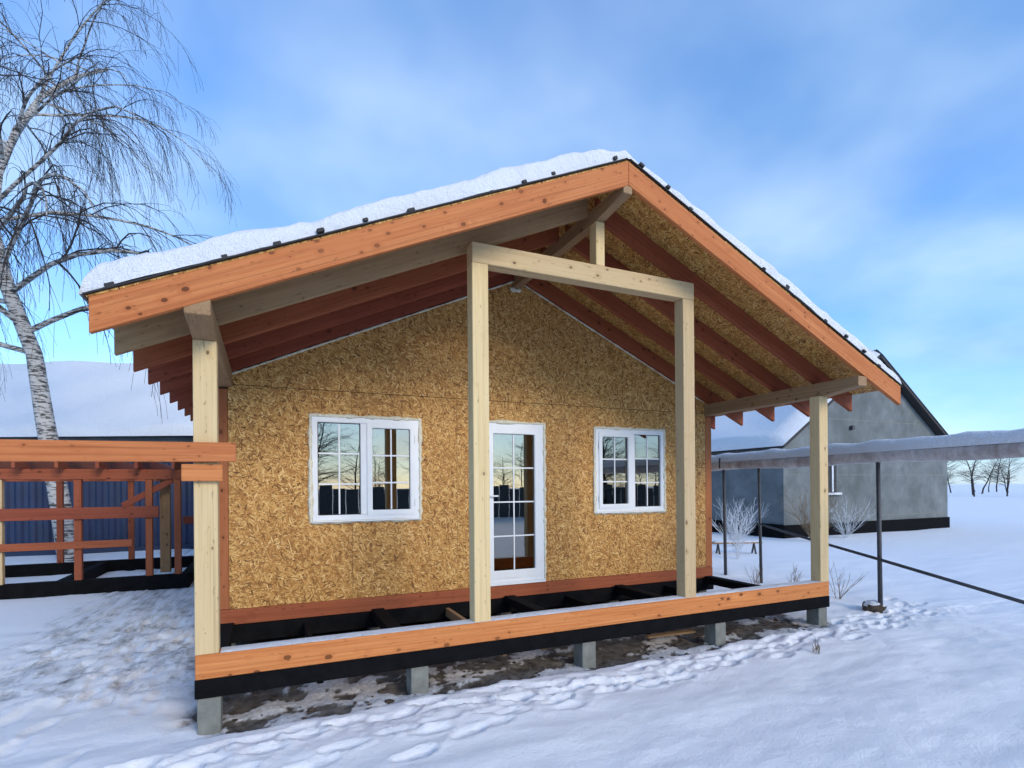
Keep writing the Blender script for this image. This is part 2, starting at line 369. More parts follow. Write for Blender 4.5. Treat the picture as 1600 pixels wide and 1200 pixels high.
# crumbs of thrown-up snow around the trails
tr = np.exp(-((Y + .42 - .03 * (X - 3)) / .22) ** 2) * (1 - bare)
Z += tr * .028 * np.maximum(0, fbm(X * 16, Y * 16, 77, 3, .6))
Z[np.hypot(X - 3, Y) > 60] += 0
def ground_mat():
    m, nt, b = new_mat('snowy_ground'); v = objco(nt, rnd=0)
    at = nt.nodes.new('ShaderNodeAttribute'); at.attribute_name = 'snow_cover'
    n = noise(nt, v, 2.5, 6, .6); sc = mixc(nt, n, (.82, .83, .84), (.90, .90, .90))
    soil = mixc(nt, ramp(nt, noise(nt, v, 9, 6, .7), [(.35, 0), (.7, 1)]), (.05, .043, .037), (.19, .172, .152))
    f = math_(nt, 'ADD', at.outputs['Fac'], math_(nt, 'MULTIPLY', math_(nt, 'SUBTRACT', noise(nt, v, 26, 4, .7), .5), .55), True)
    f2 = ramp(nt, f, [(.18, 0), (.62, 1)])
    nt.links.new(mixc(nt, f2, soil, sc), b.inputs['Base Color']); b.inputs['Roughness'].default_value = .8; b.inputs['Specular IOR Level'].default_value = .2
    h = math_(nt, 'ADD', noise(nt, v, 34, 5, .7), math_(nt, 'MULTIPLY', noise(nt, v, 150, 2, .6), .5))
    bump(nt, b, h, .6, .016); return m
M_GROUND = ground_mat()
gme = grid_mesh('ground', np.stack([X, Y, Z], -1).reshape(-1, 3), len(gx), len(gy), M_GROUND)
cov = np.clip(1 - bare * 1.0 + thin * .55 - dirt_side * .85, 0, 1)
at_ = gme.attributes.new('snow_cover', 'FLOAT', 'POINT'); at_.data.foreach_set('value', cov.astype(np.float32).ravel())
ground = tag(link('ground', gme), 'snow-covered ground with trodden trails and bare soil under the porch', 'ground', kind='structure')
def gz(x, y):
    i = min(max(np.searchsorted(gx, x), 1), len(gx) - 1); j = min(max(np.searchsorted(gy, y), 1), len(gy) - 1)
    return float(Z[j - 1:j + 1, i - 1:i + 1].mean())

# ------------------------------------------------------------------ the timber house
HOUSE = thing('timber_house', (XA, D, -.43), 'unfinished timber house with strand board gable and open post porch under snowy roof', 'house')
ZT, SL, FH = 4.153, .4453, .213                 # ridge height of rafter tops, roof slope, vertical rafter depth
TH = math.atan(SL); CT = math.cos(TH)
XE = 3.92                                       # half width of the roof to the rafter ends
YF = -.447                                      # front face of the rake boards
def rtop(x): return ZT - SL * abs(x - XA)
# base: tarred beams on concrete piers, orange rim timber
PIER_X = (.085, 1.62, 3.27, 4.94, 6.58)
for py in (.09, D + .12, 4.6, 7.2, REAR - .3):
    for px in PIER_X:
        g = gz(px, py) - .15
        boxw('pier', px - .075, px + .075, py - .085, py + .085, g, -.236, M_CONC, HOUSE, .006)
boxw('tarred_beam', -.004, W + .004, -.004, .146, -.232, -.099, M_TAR, HOUSE, .006)
boxw('tarred_beam', -.004, W + .02, D - .06, D + .11, -.34, -.162, M_TAR, HOUSE, .006)
boxw('tarred_beam', -.004, W + .02, REAR - .2, REAR, -.34, -.162, M_TAR, HOUSE, .006)
for px in PIER_X:
    boxw('tarred_joist', px - .07, px + .07, .15, D - .064, -.23, -.125, M_TAR, HOUSE, .006)
for px in (.07, W - .05):
    boxw('tarred_beam', px - .075, px + .075, D + .114, REAR - .204, -.34, -.165, M_TAR, HOUSE, .006)
for px, m_ in ((.85, M_TAR), (2.45, M_PALEGREY), (4.1, M_TAR), (5.76, M_TAR)):
    boxw('joist', px - .024, px + .024, .152, D - .066, -.30, -.20, m_, HOUSE)
boxw('rim_beam', 0, W, 0, .15, -.097, .0785, M_ORANGE, HOUSE, .005)
boxw('sill_beam', -.002, W + .03, D - .028, D + .12, -.158, .0, M_RED, HOUSE)
for px in (.075, W - .05):
    boxw('sill_beam', px - .075, px + .075, D + .124, REAR - .01, -.16, .0, M_STUD, HOUSE)
# porch posts
PW, PD = .15, .135
ZP = 2.32
for x in (0, W - PW): boxw('post', x, x + PW, .001, PD, .079, ZP, M_PALE, HOUSE, .005)
ZH0, ZH1 = 3.2126, 3.3903
for x in (2.107, 4.447): boxw('post', x, x + PW, .001, PD, .079, ZH0 - .001, M_PALE, HOUSE, .005)
boxw('header_beam', 2.107, 4.597, .0, PD + .002, ZH0, ZH1, M_PALE, HOUSE, .005)
boxw('king_post', XA - .052, XA + .046, .004, .12, ZH1 + .001, 3.815, M_PALE, HOUSE, .004)
# ridge beam and eave purlins, undersides of their free ends cut to a long taper
def longbeam(name, x0, x1, zb, zt, lift, mat):
    y0, y1 = YF + .006, REAR + .1
    def cut(v):
        if v.co.x < 0 and v.co.z < 0: v.co.z += lift
    M, L = frame(((x0 + x1) / 2, y0, (zb + zt) / 2), ((x0 + x1) / 2, y1, (zb + zt) / 2))
    bm = bmesh.new(); bmesh.ops.create_cube(bm, size=1)
    for v in bm.verts: v.co = Vector((v.co.x * L, v.co.y * (x1 - x0), v.co.z * (zt - zb)))
    xc = -L / 2 - y0 + .0
    bmesh.ops.bisect_plane(bm, geom=bm.verts[:] + bm.edges[:] + bm.faces[:], plane_co=(xc, 0, 0), plane_no=(1, 0, 0))
    for v in bm.verts:
        if v.co.x < -L / 2 + 1e-4 and v.co.z < 0: v.co.z += lift
    bmesh.ops.bevel(bm, geom=[e for e in bm.edges if len(e.link_faces) == 2 and e.calc_face_angle(0) > .5], offset=.005, segments=1, affect='EDGES')
    me = bpy.data.meshes.new('beam'); bm.to_mesh(me); bm.free(); me.materials.append(mat)
    return link(name, me, M, HOUSE)
longbeam('ridge_beam', XA - .05, XA + .045, 3.818, ZT - FH + .02, .05, M_PALEGREY)
for x0, x1 in ((.0, .15), (W - .1, W + .05)): longbeam('eave_purlin', x0, x1, ZP, rtop(.07) - FH + .045, .055, M_PALEGREY)
# rake boards and rafters
def rafter(name, side, y, t, mat, x_in=.0, h=FH, half=XE, dz=0):
    xr, xe = XA + side * x_in, XA + side * half
    p0 = (xe, y, rtop(xe) - h / 2 + dz); p1 = (xr, y, rtop(xr) - h / 2 + dz)
    return beam(name, p0, p1, t, h * CT, mat, HOUSE, shear=math.tan(TH))
for s in (-1, 1):
    rafter('rake_board', s, YF + .024, .048, M_ORANGE, .001)
RY = [.165 + .585 * k for k in range(18) if .165 + .585 * k < REAR + .2]
for k, y in enumerate(RY):
    for s in (-1, 1):
        rafter('rafter', s, y, .05, M_PALEGREY if (k == 0 and s < 0) else M_RED, .052)
# roof deck: strand board sheets, seen from below between the rafters
def deck(side):
    Ls = XE / CT
    n = 0
    for i, s0 in enumerate(np.arange(.002, Ls, 1.25)):
        s1 = min(s0 + 1.247, Ls + .01); y0 = YF + .01 - (0 if i % 2 == 0 else 1.17)
        while y0 < REAR + .15:
            a, b_ = max(y0, YF + .005), min(y0 + 2.34, REAR + .2)
            if b_ - a > .1:
                sm = (s0 + s1) / 2; xx = XA + side * sm * CT
                me = box_mesh(b_ - a - .003, s1 - s0, .012, M_OSBROOF, bev=0)
                nrm = Vector((side * math.sin(TH), 0, CT)); c = Vector((xx, (a + b_) / 2, rtop(xx))) + nrm * .0085
                yv = nrm.cross(Vector((0, 1, 0)))
                M = Matrix((Vector((0, 1, 0)), yv, nrm)).transposed().to_4x4(); M.translation = c
                link('deck_sheet', me, M, HOUSE)
            y0 += 2.343
for s in (-1, 1): deck(s)
for s in (-1, 1):       # dark roofing membrane and battens whose ends show along the rake
    nrm = Vector((s * math.sin(TH), 0, CT))
    off = .0155 + .006
    p0 = Vector((XA + s * (XE + .02), 0, rtop(XA + s * (XE + .02)))) + nrm * off; p1 = Vector((XA + s * .004, 0, ZT)) + nrm * off
    ym = (YF - .012 + REAR + .2) / 2
    M, L = frame((p0.x, ym, p0.z), (p1.x, ym, p1.z))
    link('roof_membrane', box_mesh(L, REAR + .2 - YF + .012, .011, M_ROOFDARK, bev=.003), M, HOUSE)
    xs = np.arange(.10, XE, .31)
    for x in xs:
        if random.random() < .12: continue
        bw, bh = random.uniform(.036, .062), random.uniform(.022, .032)
        c = Vector((XA + s * x, 0, rtop(XA + s * x))) + nrm * (off + .008 + bh / 2)
        beam('roof_batten', (c.x + random.uniform(-.03, .03), YF - .004 - random.random() * .02, c.z + random.uniform(-.006, .004)), (c.x, REAR + .2, c.z), bw, bh, M_ROOFDARK, HOUSE, up=nrm)

# walls of strand board sheets with openings
WIN_L = (.911, 2.142, .871, 2.066); WIN_R = (4.596, 5.808, .871, 2.066); DOOR = (2.93, 3.814, .038, 2.081)
def sheet(name, x0, x1, z0, z1, holes=(), y=D, rake=False, thick=.012):
    xs = sorted({x0, x1, *[v for h in holes for v in h[:2] if x0 < v < x1]}); zs = sorted({z0, z1, *[v for h in holes for v in h[2:] if z0 < v < z1]})
    bm = bmesh.new()
    for i in range(len(xs) - 1):
        for j in range(len(zs) - 1):
            cx, cz = (xs[i] + xs[i + 1]) / 2, (zs[j] + zs[j + 1]) / 2
            if any(h[0] < cx < h[1] and h[2] < cz < h[3] for h in holes): continue
            bm.faces.new([bm.verts.new((a, b, 0)) for a, b in ((xs[i], zs[j]), (xs[i + 1], zs[j]), (xs[i + 1], zs[j + 1]), (xs[i], zs[j + 1]))])
    bmesh.ops.remove_doubles(bm, verts=bm.verts[:], dist=1e-5)
    if rake:
        for s in (-1, 1):
            bmesh.ops.bisect_plane(bm, geom=bm.verts[:] + bm.edges[:] + bm.faces[:], plane_co=(XA, ZT - FH - .022, 0), plane_no=(s * SL, 1, 0), clear_outer=True)
    if not bm.faces: bm.free(); return
    r = bmesh.ops.extrude_face_region(bm, geom=bm.faces[:])
    bmesh.ops.translate(bm, vec=(0, 0, thick), verts=[v for v in r['geom'] if isinstance(v, bmesh.types.BMVert)])
    bmesh.ops.recalc_face_normals(bm, faces=bm.faces[:])
    me = bpy.data.meshes.new('sheet'); bm.to_mesh(me); bm.free(); me.materials.append(M_OSB)
    M = Matrix(((1, 0, 0, 0), (0, 0, -1, y), (0, 1, 0, 0), (0, 0, 0, 1)))       # local x,y,z -> world x,z,-y
    return link(name, me, M, HOUSE)
HOLES = (WIN_L, WIN_R, DOOR)
XW0, XW1 = .108, 6.60
edges_ = [XW0, 1.355, 2.605, 3.855, 5.105, XW1]
for a, b_ in zip(edges_[:-1], edges_[1:]): sheet('wall_sheet', a, b_ - .003, .003, 2.343, HOLES)
edges_ = [XW0, .73, 1.98, 3.23, 4.48, 5.73, XW1]
for a, b_ in zip(edges_[:-1], edges_[1:]): sheet('gable_sheet', a, b_ - .003, 2.349, 3.9, (), rake=True)
# corner studs, foam bead under the rafters
boxw('corner_stud', -.01, .105, D - .008, D + .14, .003, 2.30, M_STUD, HOUSE)
boxw('corner_stud', 6.603, 6.73, D - .008, D + .14, .003, 2.30, M_STUD, HOUSE)
def foam_line(pts, rad, parent, mat=M_FOAM, name='foam_bead', seed=0, wob=.5):
    rs = random.Random(seed); vs, fs = [], []; n = 5
    P = []
    for a, b_ in zip(pts[:-1], pts[1:]):
        a, b_ = Vector(a), Vector(b_); k = max(2, int((b_ - a).length / .05))
        P += [a.lerp(b_, i / k) for i in range(k)]
    P.append(Vector(pts[-1]))
    for i, p in enumerate(P):
        d = (P[min(i + 1, len(P) - 1)] - P[max(i - 1, 0)]).normalized(); u = Vector((0, -1, 0)); w_ = d.cross(u).normalized()
        r = rad * (1 + rs.uniform(-wob, wob))
        for k in range(n):
            t = 2 * math.pi * k / n; vs.append(p + (u * math.cos(t) * .6 + w_ * math.sin(t)) * r)
    for i in range(len(P) - 1):
        for k in range(n):
            fs.append((i * n + k, i * n + (k + 1) % n, (i + 1) * n + (k + 1) % n, (i + 1) * n + k))
    return link(name, mesh_from('bead', vs, fs, mat, True), None, parent)
zg = ZT - FH - .02
for s, x in ((-1, .13), (1, 6.58)):
    foam_line([(XA + s * .06, D - .018, zg - SL * .06), (x, D - .018, zg - SL * abs(x - XA))], .011, HOUSE, seed=s + 3)
bead = foam_line([(XA - .10, D - .03, 3.80), (XA - .02, D - .035, 3.78), (XA + .05, D - .03, 3.80)], .03, HOUSE, seed=8)
# side and rear walls, floor and inner lining keep the rooms dark
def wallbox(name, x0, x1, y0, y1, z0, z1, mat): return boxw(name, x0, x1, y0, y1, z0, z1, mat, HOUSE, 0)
for x in (.0, 6.66): 
    for y0 in np.arange(D + .145, REAR, 1.25):
        wallbox('side_wall_sheet', x, x + .06, y0, min(y0 + 1.247, REAR - .07), .003, 2.35, M_OSB)
for x0 in np.arange(.0, 6.6, 1.25): wallbox('rear_wall_sheet', x0, min(x0 + 1.247, 6.72), REAR - .065, REAR, .003, 2.62, M_OSB)
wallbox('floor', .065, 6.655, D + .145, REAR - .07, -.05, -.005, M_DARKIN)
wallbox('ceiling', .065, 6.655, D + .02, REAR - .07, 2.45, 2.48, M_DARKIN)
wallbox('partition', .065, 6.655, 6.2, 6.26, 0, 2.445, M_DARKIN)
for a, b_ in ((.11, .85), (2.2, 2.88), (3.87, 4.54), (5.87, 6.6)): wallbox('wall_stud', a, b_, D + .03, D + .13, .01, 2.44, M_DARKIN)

# windows and door
def ring(x0, x1, z0, z1, w, y0, y1, wb=None, wt=None, wl=None, wr=None):
    """frame as one welded mesh"""
    wb = wb or w; wt = wt or w; wl = wl or w; wr = wr or w
    bm = bmesh.new()
    o = [(x0, z0), (x1, z0), (x1, z1), (x0, z1)]; i_ = [(x0 + wl, z0 + wb), (x1 - wr, z0 + wb), (x1 - wr, z1 - wt), (x0 + wl, z1 - wt)]
    vo = [bm.verts.new((a, y0, b)) for a, b in o]; vi = [bm.verts.new((a, y0, b)) for a, b in i_]
    for k in range(4): bm.faces.new((vo[k], vo[(k + 1) % 4], vi[(k + 1) % 4], vi[k]))
    r = bmesh.ops.extrude_face_region(bm, geom=bm.faces[:]); bmesh.ops.translate(bm, vec=(0, y1 - y0, 0), verts=[v for v in r['geom'] if isinstance(v, bmesh.types.BMVert)])
    bmesh.ops.recalc_face_normals(bm, faces=bm.faces[:])
    sharp = [e for e in bm.edges if len(e.link_faces) == 2 and e.calc_face_angle(0) > .5]
    bmesh.ops.bevel(bm, geom=sharp, offset=.006, segments=2, affect='EDGES')
    me = bpy.data.meshes.new('frame'); bm.to_mesh(me); bm.free(); me.materials.append(M_PVC); return me
def light(part, x0, x1, z0, z1, y, cols, rows, bars=.018):
    """a glazed field: seal, pane and the white glazing bars"""
    me = ring(x0 - .004, x1 + .004, z0 - .004, z1 + .004, .009, y - .004, y + .004); me.materials.clear(); me.materials.append(M_SEAL); link('seal', me, None, part)
    boxw('pane', x0, x1, y, y + .004, z0, z1, M_GLASS, part, 0)
    for k in range(1, cols):
        x = x0 + (x1 - x0) * k / cols; boxw('glazing_bar', x - bars / 2, x + bars / 2, y - .008, y - .002, z0 + .006, z1 - .006, M_PVC, part, .002)
    for k in range(1, rows):
        z = z0 + (z1 - z0) * k / rows; boxw('glazing_bar', x0 + .006, x1 - .006, y - .0075, y - .0025, z - bars / 2, z + bars / 2, M_PVC, part, .002)
def window(dims, sash_right, seed):
    x0, x1, z0, z1 = dims; yf = D - .022
    w = link('window', ring(x0 + .012, x1 - .012, z0 + .02, z1 - .012, .062, yf, yf + .07), None, HOUSE)
    ins = (x0 + .074, x1 - .074); zi = (z0 + .082, z1 - .074); xm = (x0 + x1) / 2 + (-.04 if sash_right else .04)
    boxw('mullion', xm - .038, xm + .038, yf + .003, yf + .066, zi[0] + .001, zi[1] - .001, M_PVC, w, .005)
    a, b_ = (xm + .030, ins[1] + .012) if sash_right else (ins[0] - .012, xm - .030)
    link('sash', ring(a, b_, zi[0] - .014, zi[1] + .014, .062, yf - .012, yf + .05), None, w)
    light(w, a + .062, b_ - .062, zi[0] + .048, zi[1] - .048, yf + .020, 2, 3)
    c, d = (ins[0], xm - .038) if sash_right else (xm + .038, ins[1])
    light(w, c + .004, d - .004, zi[0] + .004, zi[1] - .004, yf + .030, 2, 3)
    for hz in (.18, .8):
        hx = b_ - .004 if sash_right else a + .004
        zc = z0 + (z1 - z0) * hz; boxw('hinge', hx - .009, hx + .009, yf - .022, yf - .013, zc - .045, zc + .045, M_PVC, w, .003)
    foam_line([(x0, D - .016, z0 + .006), (x1, D - .016, z0 + .006), (x1, D - .016, z1), (x0, D - .016, z1), (x0, D - .016, z0 + .006)], .021, w, name='foam_seal', seed=seed, wob=.55)
    boxw('drip_sill', x0 + .01, x1 - .01, D - .045, D - .02, z0 + .006, z0 + .02, M_PVC, w, .003)
    return w
window(WIN_L, True, 21); window(WIN_R, False, 22)
x0, x1, z0, z1 = DOOR; yf = D - .022
door = link('door', ring(x0 + .012, x1 - .012, z0 + .004, z1 - .01, .062, yf, yf + .07), None, HOUSE)
link('leaf_frame', ring(x0 + .062, x1 - .062, z0 + .05, z1 - .06, .088, yf - .012, yf + .05, wb=.10), None, door)
light(door, x0 + .15, x1 - .15, z0 + .15, z1 - .148, yf + .02, 2, 4)
foam_line([(x1, D - .016, z0), (x1, D - .016, z1), (x0, D - .016, z1), (x0, D - .016, z0)], .021, door, name='foam_seal', seed=31, wob=.55)
boxw('threshold', x0 + .005, x1 - .005, D - .05, D - .002, .004, z0 + .004, M_PVC, door, .004)
boxw('handle_plate', x0 + .085, x0 + .115, yf - .02, yf - .0125, 1.02, 1.24, M_PVC, door, .003)
boxw('handle', x0 + .09, x0 + .20, yf - .055, yf - .035, 1.13, 1.15, M_PVC, door, .004)

# ------------------------------------------------------------------ snow lying on the roof
def roof_snow():
    xs = np.concatenate([np.linspace(-XE - .05, -XE + .12, 9), np.linspace(-XE + .16, XE - .16, 200), np.linspace(XE - .12, XE + .05, 9)])
    y0, y1 = YF + .002, REAR + .22
    ys = np.concatenate([y0 + np.array([0, .006, .014, .024, .036, .05, .07, .095, .125, .16]), np.arange(y0 + .2, 2.2, .05), np.arange(2.25, y1, .16), [y1]])
    XX, YY = np.meshgrid(xs, ys)
    base = ZT - SL * np.abs(XX) + (.016 + .012) / CT
    soft = ZT - SL * np.sqrt(XX ** 2 + .16 ** 2) + SL * .10 + (.028) / CT
    t = np.where(XX < 0, .128, .10) + .030 * fbm(XX * 1.1, YY * .8, 61, 3) + .034 * fbm(XX * 3.2, YY * 2.4, 62, 3) + .012 * fbm(XX * 11, YY * 11, 63, 2)
    dy = YY - y0; re = .11 + .03 * fbm(XX * 2.5, YY * 0, 64, 3)
    k = np.clip(dy / re, 0, 1); prof = np.sqrt(np.clip(1 - (1 - k) ** 2.2, 0, 1))
    dx = XE + .05 - np.abs(XX); kx = np.clip(dx / .12, 0, 1); prof = prof * np.sqrt(np.clip(1 - (1 - kx) ** 2, 0, 1))
    top = np.maximum(soft, base) - base
    ZZ = base + (top + t) * prof + .004
    yy = YY + .03 * fbm(XX * 3, YY * 0 + 9, 65, 3) * (1 - k) - .030 * np.sin(k * 3.14159) * (1 + .6 * fbm(XX * 4, YY * 0 + 2, 66, 3))
    V = np.stack([XX + XA, yy, ZZ], -1).reshape(-1, 3)
    me = grid_mesh('snow', V, len(xs), len(ys), M_SNOW)
    # close the underside along the front rim
    return me
tag(link('roof_snow', roof_snow()), 'thick rounded snow lying on the gable roof of the timber house', 'snow', kind='stuff')
# snow dusting along the rim timber
def dust():
    xs = np.arange(.16, W - .02, .02); rows = np.array([0, .01, .03, .06, .10, .14, .149])
    XX, YY = np.meshgrid(xs, rows)
    f = np.clip(np.sin(np.clip(YY / .149, 0, 1) * np.pi) ** .5, 0, 1)
    ZZ = .0792 + f * (.006 + .010 * np.clip(fbm(XX * 2.2, YY * 4, 71, 4) + .35, 0, 1))
    return grid_mesh('dust', np.stack([XX, YY, ZZ], -1).reshape(-1, 3), len(xs), len(rows), M_SNOW)
tag(link('rim_snow', dust()), 'thin line of snow on the orange porch rim timber', 'snow', kind='stuff')

# ------------------------------------------------------------------ scaffold boards at the left porch post
sc_ = thing('timber_scaffold', (-.85, -.03, -.45), 'rough orange scaffold boards nailed across the left porch post', 'scaffold')
beam('rail_board', (-2.3, -.026, 1.497), (.272, -.026, 1.521), .045, .138, M_ORANGE, sc_)
beam('cleat_board', (-.068, -.026, 1.374), (.186, -.026, 1.372), .045, .118, M_ORANGE, sc_)
boxw('upright', -2.25, -2.13, .0, .05, -.6, 1.75, M_ORANGE, sc_)

# ------------------------------------------------------------------ neighbouring frame, container and barn on the left
nb = thing('open_carport', (-2.6, 7.6, -.45), 'open red timber carport frame on dark base beams behind the left porch post', 'carport')
NX0, NX1, NY0, NY1 = -4.6, -.78, 6.55, 9.3
for y in (NY0, NY1): boxw('base_beam', NX0, NX1, y, y + .16, -.46, -.22, M_TAR, nb)
for x in (NX0, -2.7, NX1 - .15): boxw('base_beam', x, x + .15, NY0 + .165, NY1 - .005, -.45, -.235, M_TAR, nb)
for x, m in ((NX0, M_RED), (-3.4, M_PALE), (-2.4, M_RED), (-1.42, M_RED), (-1.0, M_RED)):
    boxw('post', x, x + .1, NY0 + .02, NY0 + .12, -.219, 1.43, m, nb)
boxw('post', -1.26, -1.11, NY0 + .35, NY0 + .5, -.219, 1.43, M_PALEGREY, nb)
for x in (NX0, -3.4, -2.2, -.93): boxw('post', x, x + .1, NY1 + .02, NY1 + .12, -.219, 1.43, M_RED, nb)
for y in (NY0, NY1): boxw('top_beam', NX0 - .1, NX1 + .1, y, y + .14, 1.432, 1.60, M_RED, nb)
boxw('rail', NX0, -1.22, NY0 - .035, NY0 + .015, .78, .97, M_RED, nb)
boxw('rail', NX0, -1.6, NY0 - .03, NY0 + .018, .3, .42, M_RED, nb)
for x in np.arange(NX0, NX1, .52):
    beam('joist', (x, NY0 - .35, 1.69), (x, NY1 + .45, 1.69), .05, .17, M_RED, nb)
beam('brace', (-1.75, NY0 + .07, .98), (-1.02, NY0 + .07, 1.42), .045, .1, M_RED, nb)
boxw('rail', -1.20, NX1, NY1 - .04, NY1 + .015, .5, .66, M_RED, nb)
boxw('post', -.80, -.72, NY0 + 1.2, NY0 + 1.28, -.219, 1.43, M_RED, nb)
for k_ in range(4): boxw('plank', -2.6 + .1 * k_, NX1 + .2 - .13 * k_, NY0 - .25 + .02 * k_, NY0 - .02 + .03 * k_, 1.826 + .046 * k_, 1.868 + .046 * k_, M_RED, nb)
boxw('plank', NX0, NX1 + .06, NY0 - .1, NY0 + .1, 1.777, 1.82, M_ORANGE, nb)

ct = thing('shipping_container', (-3.1, 14.6, -.45), 'blue corrugated steel container standing in the snow beyond the red timber carport', 'container')
def corrugated(name, w, h, pitch, depth, mat, M, parent):
    n = int(w / pitch); vs, fs = [], []
    for i in range(n):
        for k, (u, d) in enumerate(((0, 0), (.3, 0), (.5, depth), (.8, depth))):
            for z in (0, h): vs.append(((i + u) * pitch, d, z))
    c = len(vs) // 2
    for i in range(c - 1): fs.append((2 * i, 2 * i + 2, 2 * i + 3, 2 * i + 1))
    return link(name, mesh_from('corrugated', vs, fs, mat), M, parent)
CX0, CX1, CY0, CY1, CZ0, CZ1 = -6.2, -.1, 13.4, 15.8, -.35, 2.05
corrugated('wall_panel', CX1 - CX0, CZ1 - CZ0, .28, .035, M_BLUE, Matrix.Translation((CX0, CY0, CZ0)), ct)
boxw('body', CX0 + .05, CX1 - .05, CY0 + .05, CY1, CZ0 + .02, CZ1 - .02, M_BLUE, ct, 0)
for z in (CZ0 - .08, CZ1 - .02): boxw('side_rail', CX0 - .03, CX1 + .03, CY0 - .04, CY0 + .06, z, z + .12, M_BLUE, ct)
for x in (CX0 - .05, CX1 - .07): boxw('corner_post', x, x + .12, CY0 - .045, CY0 + .08, CZ0 - .1, CZ1 + .1, M_BLUE, ct)
def cap(x0, x1, y0, y1, z, t, seed):
    xs = np.linspace(x0, x1, 50); ys = np.linspace(y0, y1, 16); XX, YY = np.meshgrid(xs, ys)
    e = np.minimum.reduce([XX - x0, x1 - XX, YY - y0, y1 - YY]); p = np.sqrt(np.clip(1 - (1 - np.clip(e / .15, 0, 1)) ** 2, 0, 1))
    return grid_mesh('cap', np.stack([XX, YY, z + p * (t + .04 * fbm(XX, YY, seed, 3))], -1).reshape(-1, 3), 50, 16, M_SNOW)
link('snow_cap', cap(CX0, CX1, CY0, CY1, CZ1 + .1, .16, 5), None, ct)

def barn(name, label, origin, rot, LX, half, eave, rise, base, wallmat, snow_t, seed, over=.35, windows=()):
    """gabled building; local x along the ridge, y across, origin at front-left corner of the long wall"""
    Mo = Matrix.Translation(origin) @ Matrix.Rotation(rot, 4, 'Z')
    t = tag(link(name, None, Mo), label, 'building')
    vs = []; H = eave - base
    prof = [(0, 0), (2 * half, 0), (2 * half, H), (half, H + rise), (0, H)]
    for x in (0, LX): vs += [(x, y, z) for y, z in prof]
    fs = [(4, 3, 2, 1, 0), (5, 6, 7, 8, 9)] + [(k, (k + 1) % 5, (k + 1) % 5 + 5, k + 5) for k in range(5)]
    link('wall', mesh_from('wall', vs, fs, wallmat), Mo, t)
    th = math.atan2(rise, half)
    for s in (0, 1):
        pts = []
        def P(x, d, n):                             # d: distance down from ridge horizontally, n: normal offset
            y = half + (-1 if s == 0 else 1) * d
            return Vector((x, y + (-1 if s == 0 else 1) * math.sin(th) * n, H + rise - d * math.tan(th) + math.cos(th) * n))
        d1 = half + over
        c = [P(x, d, n) for x in (-over, LX + over) for d in (0, d1) for n in (.02, .14)]
        f = [(0, 1, 3, 2), (4, 6, 7, 5), (0, 4, 5, 1), (2, 3, 7, 6), (1, 5, 7, 3), (0, 2, 6, 4)]
        link('roof', mesh_from('roof', c, f, M_ROOFDARK), Mo, t)
        nx, nd = 50, 30; xs = np.linspace(-over - .03, LX + over + .03, nx); ds = np.linspace(0, d1 + .05, nd)
        V = []
        for d in ds:
            for x in xs:
                e = min(x + over + .03, LX + over + .03 - x, d1 + .05 - d); p = math.sqrt(max(0, 1 - (1 - min(1, e / .22)) ** 2))
                V.append(P(x, d, .13 + p * snow_t * (1 + .35 * math.sin(x * 1.3 + seed) * math.sin(d * 2.1 + seed))))
        link('roof_snow', grid_mesh('snow', np.array(V), nx, nd, M_SNOW), Mo, t)
    return t, Mo
tag_l = 'far building with broad snow-covered roof beyond the left eave'
barn('far_building', tag_l, (-13.0, 23.2, -.5), R(-24), 13.5, 4.2, 3.35, 3.2, -.5, M_WALLGREY, .22, 2)

# ------------------------------------------------------------------ grey building on the right
gb, GM = barn('plastered_building', 'grey plastered gabled building with snowy roof on the right', (15.15, 22.0, -.6), R(-90), 14.5, 4.4, 2.55, 3.0, -.6, M_WALLGREY, .27, 4, over=.28)
def gbox(name, x0, x1, z0, z1, y0, y1, mat, parent, bev=.01): return boxw(name, x0, x1, y0, y1, z0, z1, mat, parent, bev)
GY = 7.5
wn = gbox('window', 17.02, 17.62, .98, 2.02, GY - .012, GY - .004, M_SEAL, gb, 0)
gbox('window_frame', 17.36, 17.43, 1.0, 2.0, GY - .05, GY - .014, M_PVC, wn)
gbox('window_frame', 17.02, 17.08, 1.0, 2.0, GY - .05, GY - .014, M_PVC, wn)
gbox('window_frame', 17.09, 17.35, 1.96, 2.02, GY - .05, GY - .014, M_PVC, wn)
gbox('window_sill', 16.96, 17.72, .90, .975, GY - .14, GY + .01, M_SNOW, wn)
for zz in (.15, 1.55, 2.5, 3.4):       # shallow courses where the plaster bridges the block joints
    gbox('wall_course', 15.4 if zz < 2.4 else 16.8, 23.7 if zz < 2.4 else 22.3, zz, zz + .02, GY - .006, GY + .004, M_CONC, gb, 0)
gbox('dark_base_strip', 15.10, 24.0, -.62, -.02, GY - .05, GY - .002, M_TAR, gb)  # black strip along the foot of both visible walls
gbox('dark_base_strip', 15.08, 15.146, -.62, .0, GY + .0, 22.0, M_TAR, gb)
def disc(name, c, r, ln, mat, parent):
    n = 14; vs = [(c[0] + r * math.cos(2 * math.pi * k / n), c[1] + d, c[2] + r * math.sin(2 * math.pi * k / n)) for d in (0, ln) for k in range(n)]
    fs = [tuple(range(n)), tuple(range(2 * n - 1, n - 1, -1))] + [(k, k + n, (k + 1) % n + n, (k + 1) % n) for k in range(n)]
    return link(name, mesh_from('disc', vs, fs, mat, False), None, parent)
disc('vent_pipe', (18.36, GY - .12, 3.14), .075, .13, M_IRON, gb)

